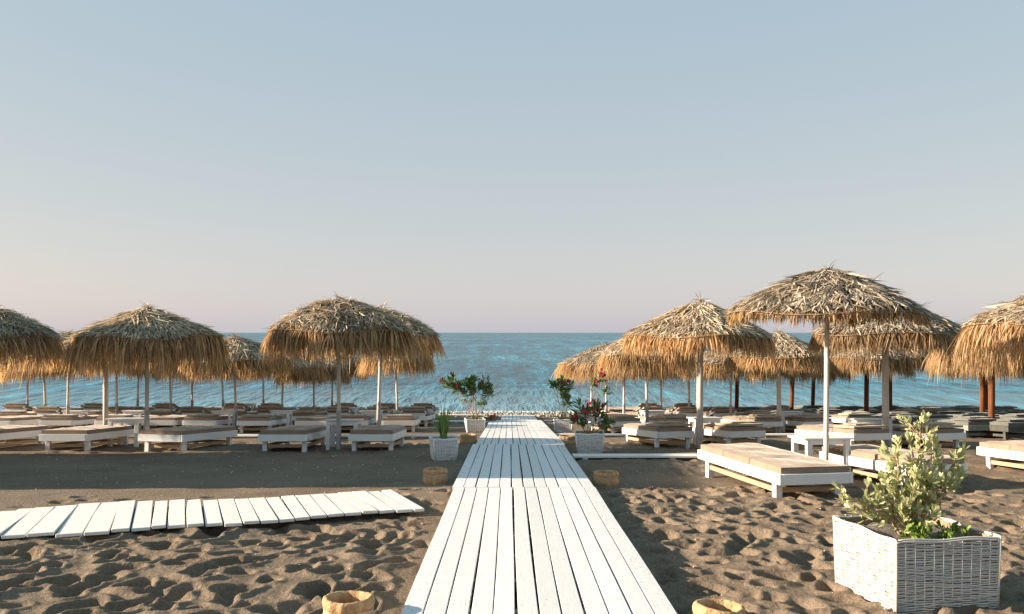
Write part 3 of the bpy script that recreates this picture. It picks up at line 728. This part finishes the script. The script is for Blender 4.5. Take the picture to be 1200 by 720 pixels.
for ri, key in enumerate(sorted(rows)):
    for k, (px, d) in enumerate(sorted(rows[key])):
        if (k * 3 + ri) % 5 == 1:
            lounger(px, d, 'folded', f"white lounger standing among the dark ones, {ords[k]} in the {rn[ri]} dark row", 6, .92); continue
        lounger(px, d, ['dark', 'darkflat'][(k + ri) % 2], f"dark grey lounger with dark mattress, {ords[k]} in the {rn[ri]} dark row", 6 + random.uniform(-3, 3), .92)
# unseen hut added left of the view to shade the raked sand and boardwalk
def shade_hut():
    X0, X1, Y0, Y1, HT = -15.5, -11.0, 11.35, 16.1, 4.35; zc = float(sand_z(13.7)); w2, d2 = (X1 - X0), (Y1 - Y0)
    t = thing("shade_hut", ((X0 + X1) / 2, (Y0 + Y1) / 2, zc), (0, 0, 0), "white hut with cane roof, added unseen on the left to cast the shade band", "shade hut")
    th = .16; mb = MB()
    mb.box((w2 / 2 - th / 2, -d2 / 2 + .7, 1.9), (th, 1.4, 4.4)); mb.box((w2 / 2 - th / 2, d2 / 2 - .7, 1.9), (th, 1.4, 4.4)); mb.box((w2 / 2 - th / 2, 0, 3.15), (th, d2 - 2.8 - .004, 1.9)); mb.box((w2 / 2 - th / 2, 0, .35), (th, d2 - 2.8 - .004, 1.3))
    mb.box((-w2 / 2 + th / 2, 0, 1.9), (th, d2, 4.4)); mb.box((0, d2 / 2 - th / 2, 1.9), (w2 - 2 * th - .004, th, 4.4)); mb.box((-.9, -d2 / 2 + th / 2, 1.9), (w2 - 2 * th - 1.9, th, 4.4)); mb.box((w2 / 2 - .9, -d2 / 2 + th / 2, 3.25), (1.2, th, 1.7))
    mb.build("wall", M['white'], t)
    mb = MB(); mb.box((w2 / 2 + .02, 0, 1.04), (.45, d2 - 2.6, .06), bev=.01); mb.build("counter", M['rawwood'], t)
    mb = MB(); mb.box((0, 0, 4.16), (w2 + .5, d2 + .4, .12)); mb.build("roof", M['rawwood'], t)
    mb = MB()
    for k in range(int((d2 + .4) / .09)): y = -d2 / 2 - .16 + k * .09; mb.tube([(-w2 / 2 - .3, y, 4.255), (w2 / 2 + .3, y, 4.255)], .032, 6)
    mb.build("cane_covering", M['cane'], t)
    mb = MB(); mb.box((w2 / 2 - .95, -d2 / 2 + .05, 1.15), (.86, .05, 2.3)); do = mb.build("door", M['greywood'], t)
    mb = MB(); mb.tube([(w2 / 2 - .62, -d2 / 2 - .0, 1.05), (w2 / 2 - .62, -d2 / 2 - .06, 1.05), (w2 / 2 - .74, -d2 / 2 - .06, 1.05)], .012, 6); mb.build("handle", M['metal'], do)
shade_hut()

# ------------------------------------------------------------------ woven planters
def woven_box(name, w_, d_, h, taper, pitch, stakes, rodr, loc, rz, label, wob=.004, wm='wick'):
    t = thing(name, loc, (0, 0, rz), label, "wicker planter", "white wicker planters along the boardwalk")
    r = random.Random(label)
    corners = [(-w_ / 2, -d_ / 2), (w_ / 2, -d_ / 2), (w_ / 2, d_ / 2), (-w_ / 2, d_ / 2)]
    def sc(z): return 1 - taper * (1 - z / h)
    mb = MB(); nrow = int(h / pitch)
    for s in range(4):
        a, b = np.array(corners[s]), np.array(corners[(s + 1) % 4]); u = (b - a) / np.linalg.norm(b - a); nn = np.array([u[1], -u[0]]); ln = np.linalg.norm(b - a); k = stakes * 4 + 1
        for i in range(nrow):
            z0 = rodr + i * pitch; pts = []; ph = r.uniform(0, 6); am = rodr * .8 * (1 if i % 2 else -1)
            for j in range(k):
                q = j / (k - 1); zz = z0 + wob * .6 * math.sin(q * 9 + ph) + r.uniform(-.0010, .0010); p = (a + (b - a) * q) * sc(zz) + nn * (am * math.sin(q * stakes * math.pi) + .001 * math.sin(ph + q * 20) + wob * .5 * math.sin(q * 5 + i * .3))
                pts.append((p[0], p[1], zz))
            mb.tube(pts, rodr * r.uniform(.75, 1.12), 5, cap=False)
        for j in range(stakes + 1):
            q = j / stakes; p0 = (a + (b - a) * q) * sc(0); p1 = (a + (b - a) * q) * sc(h)
            e = r.uniform(.0, .012)
            mb.tube([(p0[0], p0[1], -.03), (p1[0], p1[1], h + e)], rodr * .62, 5)
    mb.build("woven_wall", M[wm], t, smooth=True)
    mb = MB()
    for s in range(4):
        a, b = np.array(corners[s]), np.array(corners[(s + 1) % 4]); pts = []
        for j in range(17):
            q = j / 16; p = a + (b - a) * q; pts.append((p[0] * 1.005, p[1] * 1.005, h + .004 + .006 * math.sin(q * 11 + s)))
        mb.tube(pts, rodr * 1.15, 7); pp = np.array(pts) + np.array([0, 0, -.012]); pp[:, :2] *= 1.012; mb.tube(pp, rodr * 1.2, 6)
        c = corners[s]; mb.tube([(c[0] * sc(0), c[1] * sc(0), -.02), (c[0] * 1.003, c[1] * 1.003, h + .01)], rodr * 2.1, 7)
    mb.build("rim", M[wm], t, smooth=True)
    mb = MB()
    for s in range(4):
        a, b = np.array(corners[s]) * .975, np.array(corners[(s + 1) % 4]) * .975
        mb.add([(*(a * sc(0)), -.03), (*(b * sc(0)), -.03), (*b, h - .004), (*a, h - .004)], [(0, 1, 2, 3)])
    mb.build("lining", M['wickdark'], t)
    g = 14; V = []
    for j in range(g):
        for i in range(g):
            V.append(((i / (g - 1) - .5) * w_ * .95, (j / (g - 1) - .5) * d_ * .95, h - .055 + r.uniform(-.012, .012)))
    mb = MB(); mb.add(V, [(j * g + i, j * g + i + 1, (j + 1) * g + i + 1, (j + 1) * g + i) for j in range(g - 1) for i in range(g - 1)]); mb.build("soil", M['soil'], t, smooth=True)
    return t
BPX, BPY, BPR = 2.90, 6.44, R(9)
bz = float(sand_z(BPY)) - .01
woven_box("wicker_planter", .77, .80, .50, .03, .0118, 11, .0052, (BPX, BPY, bz), BPR, "large square white wicker planter at the lower right holding a sage shrub", .005)

def leafquads(centers, dirs, ups, ln, wd, cup=.15):
    """spoon shaped leaves, 3 segments"""
    n = len(centers); side = np.cross(dirs, ups); side /= np.linalg.norm(side, axis=1)[:, None] + 1e-9
    up = np.cross(side, dirs); P = []
    for s, wf in ((0, .12), (.35, .6), (.72, 1.0), (1.0, .35)):
        c = centers + dirs * (ln * s)[:, None] + up * (ln * cup * s * s)[:, None]
        hw = (wd * wf / 2)[:, None]; P += [c - side * hw, c + side * hw]
    V = np.stack(P, 1).reshape(-1, 3); base = (np.arange(n) * 8)[:, None]
    Q = np.concatenate([base + np.array([[2 * s, 2 * s + 1, 2 * s + 3, 2 * s + 2]]) for s in range(3)], 0)
    return V, Q
def rosettes(tips, tdirs, nper, ln, wd, spread, seed, back=.07):
    r = np.random.default_rng(seed); C = []; D = []; U = []; Ls = []
    for p, d in zip(tips, tdirs):
        p = np.array(p); d = np.array(d) / np.linalg.norm(d)
        for k in range(nper):
            v = r.normal(size=3); v -= d * v.dot(d); v /= np.linalg.norm(v) + 1e-9
            s = r.uniform(0, 1); dd = d * (1 - s * spread) + v * (.35 + .75 * s); dd /= np.linalg.norm(dd)
            C.append(p - d * back * s * r.uniform(.3, 1.6)); D.append(dd); U.append(d + r.normal(0, .25, 3)); Ls.append(ln * r.uniform(.65, 1.15))
    Ls = np.array(Ls); return leafquads(np.array(C), np.array(D), np.array(U), Ls, Ls * wd / ln)
# ---- big shrub
def big_shrub():
    t = thing("shrub", (BPX, BPY, bz + .44), (0, 0, 0), "pale sage green leafy shrub growing in the large square wicker planter", "shrub")
    r = random.Random(3); mbs = MB(); tips = []; td = []
    # limb ends (x, y, z) about the root, and how many twigs each carries
    limbs = [((.06, 0, .88), 8), ((.0, .05, .74), 7), ((.18, .02, .74), 8), ((.38, .0, .60), 9), ((.42, .05, .46), 7), ((.30, -.08, .42), 6), ((-.12, .02, .62), 8), ((-.06, -.08, .47), 7),
             ((-.24, .0, .44), 8), ((-.30, -.05, .30), 6), ((-.40, -.08, .20), 6), ((-.52, -.12, .22), 8), ((-.60, -.10, .30), 6), ((.10, -.1, .30), 6), ((-.15, -.15, .18), 7), ((.02, -.2, .12), 6), ((.2, .1, .52), 6)]
    for (e, n) in limbs:
        e = np.array(e); e = e * np.array([.92, 1, .94]); s = np.array([r.uniform(-.04, .06), r.uniform(-.05, .05), -.05])
        k = 7; pts = []
        for i in range(k):
            q = i / (k - 1); p = s + (e - s) * q + np.array([0, 0, .05 * math.sin(q * math.pi) * (1 if e[2] > .4 else 1.6)]) + np.array([r.gauss(0, .008), r.gauss(0, .008), 0]); pts.append(p)
        mbs.tube(pts, np.linspace(.013, .0055, k), 6)
        for j in range(n):
            q = r.uniform(.45, 1.0); b = pts[min(k - 1, int(q * (k - 1)))]; main = (e - s) / np.linalg.norm(e - s)
            d = main * .5 + np.array([r.gauss(0, .6), r.gauss(0, .6), r.uniform(.1, .9)]); d /= np.linalg.norm(d); ln = r.uniform(.07, .17)
            tip = b + d * ln; mbs.tube([b, b + d * ln * .5 + np.array([0, 0, -.004]), tip], [.004, .003, .002], 4)
            tips.append(tip); td.append(d + np.array([0, 0, .3]))
        tips.append(e); td.append((e - s) + np.array([0, 0, .2]))
    mbs.build("stem", M['stem'], t, smooth=True)
    V, Q = rosettes(tips, td, 15, .062, .023, .75, 4, .10); quadmesh("foliage", V, Q, M['sage'], t)
    # low fresh growth at the foot
    tp = [(r.uniform(-.12, .30), r.uniform(-.30, -.05), r.uniform(.0, .10)) for _ in range(30)]; dd = [(r.gauss(0, .4), r.gauss(0, .4), 1) for _ in tp]
    V, Q = rosettes(tp, dd, 11, .05, .024, .7, 9, .05); quadmesh("undergrowth", V, Q, M['green'], t)
big_shrub()
# ---- small planters with flowering plants
def small_planter(px, d, w_, h, rz, label):
    x = gx(px, d); z = float(sand_z(d))
    woven_box("wicker_planter", w_, w_, h, .16, .0165, 8, .0085, (x, d, z), R(rz), label, .004, 'wick2')
    return x, d, z + h - .05
def oleander(pos, blobs, label, seed, flowers, leafn=16, white=False, foot=True):
    t = thing("oleander", pos, (0, 0, 0), label, "flowering shrub"); r = random.Random(seed); mbs = MB(); tips = []; td = []; fl = []
    for (bx, bz_, rad, n) in blobs:
        by = r.uniform(-.08, .08); s = np.array([r.uniform(-.06, .06), r.uniform(-.05, .05), -.03]); e = np.array([bx, by, bz_]); k = 6
        pts = [s + (e - s) * np.array([(i / 5) ** 1.2, (i / 5), (i / 5)]) + np.array([r.gauss(0, .006), 0, 0]) for i in range(k)]
        mbs.tube(pts, np.linspace(.011, .004, k), 6)
        for j in range(n):
            d = np.array([r.gauss(0, 1), r.gauss(0, 1), r.gauss(.2, .8)]); d /= np.linalg.norm(d); tip = e + d * rad * r.uniform(.25, 1)
            mbs.tube([e - (e - s) * .08, tip], [.004, .0025], 4); tips.append(tip); td.append(d + np.array([0, 0, .6]))
            if r.random() < flowers: fl.append(tip + d * .04 + np.array([0, -.03, .02]))
    mbs.build("stem", M['stem'], t, smooth=True)
    V, Q = rosettes(tips, td, leafn, .15, .034, .7, seed, .12); quadmesh("foliage", V, Q, M['ole'], t)
    if fl:
        rr_ = np.random.default_rng(seed); C = []; D = []
        for p in fl:
            for _ in range(4):
                c = p + rr_.normal(0, .028, 3)
                for k in range(6):
                    v = rr_.normal(size=3); v[1] = -abs(v[1]) * .5; C.append(c); D.append(v / np.linalg.norm(v))
        C = np.array(C); D = np.array(D); V, Q = leafquads(C, D, np.tile([0, -1., .3], (len(C), 1)), np.full(len(C), .034), np.full(len(C), .03)); quadmesh("blossom", V, Q, M['red'] if white else M['dred'], t)
    if white:
        rr_ = np.random.default_rng(seed + 7); C = []; D = []
        for p in [(-.20, -.1, .34), (-.17, -.08, .37), (-.02, -.12, .30), (.01, -.12, .33), (-.01, -.12, .26), (.14, -.1, .27)]:
            for _ in range(16): C.append(np.array(p) + rr_.normal(0, .04, 3)); v = rr_.normal(size=3); D.append(v / np.linalg.norm(v))
        C = np.array(C); D = np.array(D); V, Q = leafquads(C, D, np.tile([0, -1., .3], (len(C), 1)), np.full(len(C), .06), np.full(len(C), .045)); quadmesh("white_blossom", V, Q, M['wpetal'], t)
    if foot:
        tp = [(r.uniform(-.17, .17), r.uniform(-.17, .12), r.uniform(0, .06)) for _ in range(34)]; dd = [(r.gauss(0, .5), r.gauss(0, .5), 1) for _ in tp]
        V, Q = rosettes(tp, dd, 8, .06, .014, .7, seed + 2, .03); quadmesh("undergrowth", V, Q, M['green'] if not white else M['stem'], t)
p = small_planter(520, 15.45, .42, .37, 14, "white wicker planter with spiky green plant, nearer one left of the boardwalk")
t = thing("spiky_plant", p, label="upright spiky green plant in the nearer left wicker planter", cat="plant")
r_ = np.random.default_rng(8); n = 120; th = r_.uniform(0, 6.28, n); dd = np.stack([np.cos(th) * r_.uniform(.05, .4, n), np.sin(th) * r_.uniform(.05, .4, n), np.ones(n)], 1); dd /= np.linalg.norm(dd, axis=1)[:, None]
V, Q = blades(np.stack([np.cos(th) * .04, np.sin(th) * .04, r_.uniform(0, .25, n)], 1), dd, r_.uniform(.2, .42, n), r_.uniform(.014, .024, n), r_.uniform(0, .5, n), 5); quadmesh("foliage", V, Q, M['grassy'], t)
mb = MB()
for (ex, ez, hh) in ((.03, .80, 0), (.07, .55, 0), (-.05, .62, 0)): mb.tube([(0, 0, -.02), (ex * .4, 0, ez * .5), (ex, 0, ez)], [.008, .006, .003], 5)
mb.build("stem", M['grassy'], t)
p = small_planter(556.5, 24.2, .50, .36, 8, "white wicker planter with red oleander, farther one left of the boardwalk")
oleander(p, [(-.55, 1.0, .22, 9), (-.42, .88, .22, 9), (-.75, .98, .16, 6), (-.10, .98, .24, 12), (.0, .82, .26, 12), (-.22, .70, .18, 7), (.25, .92, .22, 10), (.36, .75, .18, 8), (.22, .5, .12, 4), (-.08, 1.12, .15, 6)], "tall spreading oleander with dark red flowers left of the boardwalk", 41, .13)
p = small_planter(660.5, 24.4, .50, .36, -6, "white wicker planter with sparse oleander, farther one right of the boardwalk")
oleander(p, [(-.22, .98, .12, 5), (-.05, .90, .2, 9), (.0, 1.05, .15, 6), (.18, .98, .1, 4), (.02, .72, .14, 6), (.12, .48, .2, 8), (-.33, 1.02, .06, 2)], "sparse oleander in the farther right planter with few red buds", 42, .2)
p = small_planter(691, 16.75, .52, .37, -4, "white wicker planter with red and white flowers, nearer one right of the boardwalk")
oleander(p, [(-.12, .46, .16, 11), (-.24, .30, .12, 7), (.16, .48, .15, 9), (.20, .30, .14, 8), (.32, .26, .13, 7), (-.05, .28, .12, 6), (.20, 1.08, .06, 3), (.28, .82, .05, 2), (.06, .95, .05, 2)], "oleander with bright red and white flowers right of the boardwalk", 43, .33, white=True, leafn=12)
# flowers by the far plank end
t = thing("flower_clump", (gx(577, 29), 29, float(sand_z(29))), label="small clump of red flowers beside the far end of the boardwalk", cat="flower clump")
tp = [(random.uniform(-.2, .2), random.uniform(-.1, .1), random.uniform(.1, .3)) for _ in range(20)]
V, Q = rosettes(tp, [(0, 0, 1)] * 20, 7, .1, .03, .8, 6, .1); quadmesh("foliage", V, Q, M['ole'], t)
V, Q = rosettes([(a, b - .04, c + .06) for a, b, c in tp[:11]], [(0, -.4, 1)] * 11, 8, .05, .04, .8, 7, .03); quadmesh("blossom", V, Q, M['red'], t)

# ------------------------------------------------------------------ burlap sacks with rolled rims
def sack(px, d, dia, h, label, seed, tilt=(0, 0)):
    x = gx(px, d); t = thing("burlap_sack", (x, d, min(ground_at(x, d), float(sand_z(d)) + .01) - .02), (tilt[0], tilt[1], 0), label, "burlap sack", "burlap sacks beside the boardwalk")
    r = random.Random(seed); rad = dia / 2; nth = 72
    fold = [r.uniform(0, 6.28) for _ in range(6)]
    def wob(th, a): return 1 + a * (math.sin(3 * th + fold[0]) * .5 + math.sin(7 * th + fold[1]) * .35 + math.sin(13 * th + fold[2]) * .3)
    def lathe(prof, am, mi=0):
        V = []; 
        for (q, z, a) in prof:
            for k in range(nth):
                th = 2 * math.pi * k / nth; rr_ = rad * q * wob(th, a * am); rr_ += r.gauss(0, .0009) * a; V.append((rr_ * math.cos(th), rr_ * math.sin(th) * .96, z + r.gauss(0, .0007) + .003 * math.sin(2 * th + fold[3]) * (z / h)))
        return V, [(i * nth + k, i * nth + (k + 1) % nth, (i + 1) * nth + (k + 1) % nth, (i + 1) * nth + k) for i in range(len(prof) - 1) for k in range(nth)]
    mb = MB(); V, Fc = lathe([(.90, -.03, 1), (1.04, .02, 1), (1.10, h * .3, 1.2), (1.04, h * .52, .8), (.93, h * .62, .4), (.90, h * .68, .4)], .05); mb.add(V, Fc); mb.build("body", M['burlap'], t, smooth=True)
    mb = MB(); pr = []
    for k in range(11):
        a = math.pi * (-.62 + 1.55 * k / 10); pr.append(((.90 + .15 * math.cos(a)), h * .85 + h * .18 * math.sin(a), .6))
    pr += [(.74, h * .70, 1), (.72, h * .45, .6)]
    V, Fc = lathe(pr, .06); V = np.array(V)
    th = np.arctan2(V[:, 1], V[:, 0]); crease = 1 - .03 * np.abs(np.sin(th * 6 + fold[4])) ** 12; V[:, :2] *= crease[:, None]; V[:, 2] -= .006 * h * np.abs(np.sin(th * 6 + fold[4])) ** 14
    mb.add(V, Fc); mb.build("rolled_rim", M['burlap'], t, smooth=True)
    mb = MB()
    for q in (0, .010):
        pts = [(rad * .965 * wob(2 * math.pi * k / 48, .03) * math.cos(2 * math.pi * k / 48), rad * .93 * wob(2 * math.pi * k / 48, .03) * math.sin(2 * math.pi * k / 48), h * .63 + q + .004 * math.sin(k * .5)) for k in range(49)]
        mb.tube(pts, .0055, 6, cap=False)
    mb.tube([(-rad * .6, -rad * .78, h * .63), (-rad * .75, -rad * .85, h * .45), (-rad * .72, -rad * .95, h * .22)], .005, 5)
    mb.build("rope", M['rope'], t, smooth=True)
    mb = MB(); V = [(0, 0, h * .52)] + [(rad * .8 * math.cos(2 * math.pi * k / 24), rad * .77 * math.sin(2 * math.pi * k / 24), h * .5) for k in range(24)]
    mb.add(V, [(0, 1 + k, 1 + (k + 1) % 24) for k in range(24)]); mb.build("filling", M['dark'], t)
sack(408, 5.60, .31, .22, "tan burlap sack with rolled rim at the bottom edge, left of the boardwalk", 1)
sack(840, 5.42, .30, .22, "tan burlap sack with rolled rim at the bottom edge, right of the boardwalk", 2, (0, .08))
sack(510, 12.3, .33, .21, "round burlap sack left of the boardwalk near the slatted walkway end", 3)
sack(710, 12.25, .33, .20, "round burlap sack right of the boardwalk in the wide shadow", 4)
sack(549, 19.3, .36, .20, "burlap sack between the two wicker planters left of the boardwalk", 5)
sack(665, 18.9, .36, .20, "burlap sack between the two wicker planters right of the boardwalk", 6)

# ------------------------------------------------------------------ bits in the sand and pebbles on the shore
def scatter(name, n, fx, fy, smin, smax, m, label, seed, acc=None, deck=False):
    r = np.random.default_rng(seed); x = fx(r, n); y = fy(r, n)
    if acc is not None: k = acc(x, y); x, y = x[k], y[k]
    n = len(x); s = r.uniform(smin, smax, n) * (.7 + y / 14)
    cube = np.array([(-1, 0, 0), (0, -1, 0), (1, 0, 0), (0, 1, 0), (0, 0, .7), (0, 0, -.5)], float)
    z = deck_z(y) + .003 if deck else np.array([ground_at(a, b) for a, b in zip(x, y)])
    V = cube[None] * s[:, None, None] * r.uniform(.5, 1.3, (n, 6, 1)) + np.stack([x, y, z + s * .15], 1)[:, None]
    me = bpy.data.meshes.new(name); fc = np.array([(0, 1, 4), (1, 2, 4), (2, 3, 4), (3, 0, 4), (1, 0, 5), (2, 1, 5), (3, 2, 5), (0, 3, 5)])
    A = (np.arange(n) * 6)[:, None, None] + fc[None]; me.from_pydata(V.reshape(-1, 3).tolist(), [], A.reshape(-1, 3).tolist()); me.materials.append(m)
    o = bpy.data.objects.new(name, me); COL.objects.link(o); tag(o, label, kind='stuff')
off_deck = lambda x, y: np.abs(x - .18) > .95
scatter("shell_fragments", 2600, lambda r, n: r.uniform(-7, 8, n), lambda r, n: 4.5 + 11 * r.uniform(0, 1, n) ** 1.2, .0018, .0052, M['shell'], "tiny pale shell fragments and grit strewn over the dark sand", 31, off_deck)
scatter("straw_bits", 900, lambda r, n: r.uniform(-9, 9, n), lambda r, n: 7 + 16 * r.uniform(0, 1, n), .003, .011, M["rope"], "short bits of fallen straw lying on the sand", 33, off_deck)
scatter("sand_crumbs", 1300, lambda r, n: .18 + np.where(r.random(n) < .6, np.where(r.random(n) < .5, -1, 1) * (.86 - np.abs(r.normal(0, .09, n))), r.uniform(-.84, .84, n)), lambda r, n: 4.5 + 14 * r.uniform(0, 1, n) ** 1.4, .0012, .0032, M["dark"], "crumbs of dark sand carried onto the boardwalk", 34, None, True)
scatter("shore_pebbles", 9000, lambda r, n: r.uniform(-26, 26, n), lambda r, n: r.normal(36.2, .75, n), .018, .04, M['pebble'], "band of pebbles along the waterline", 32)
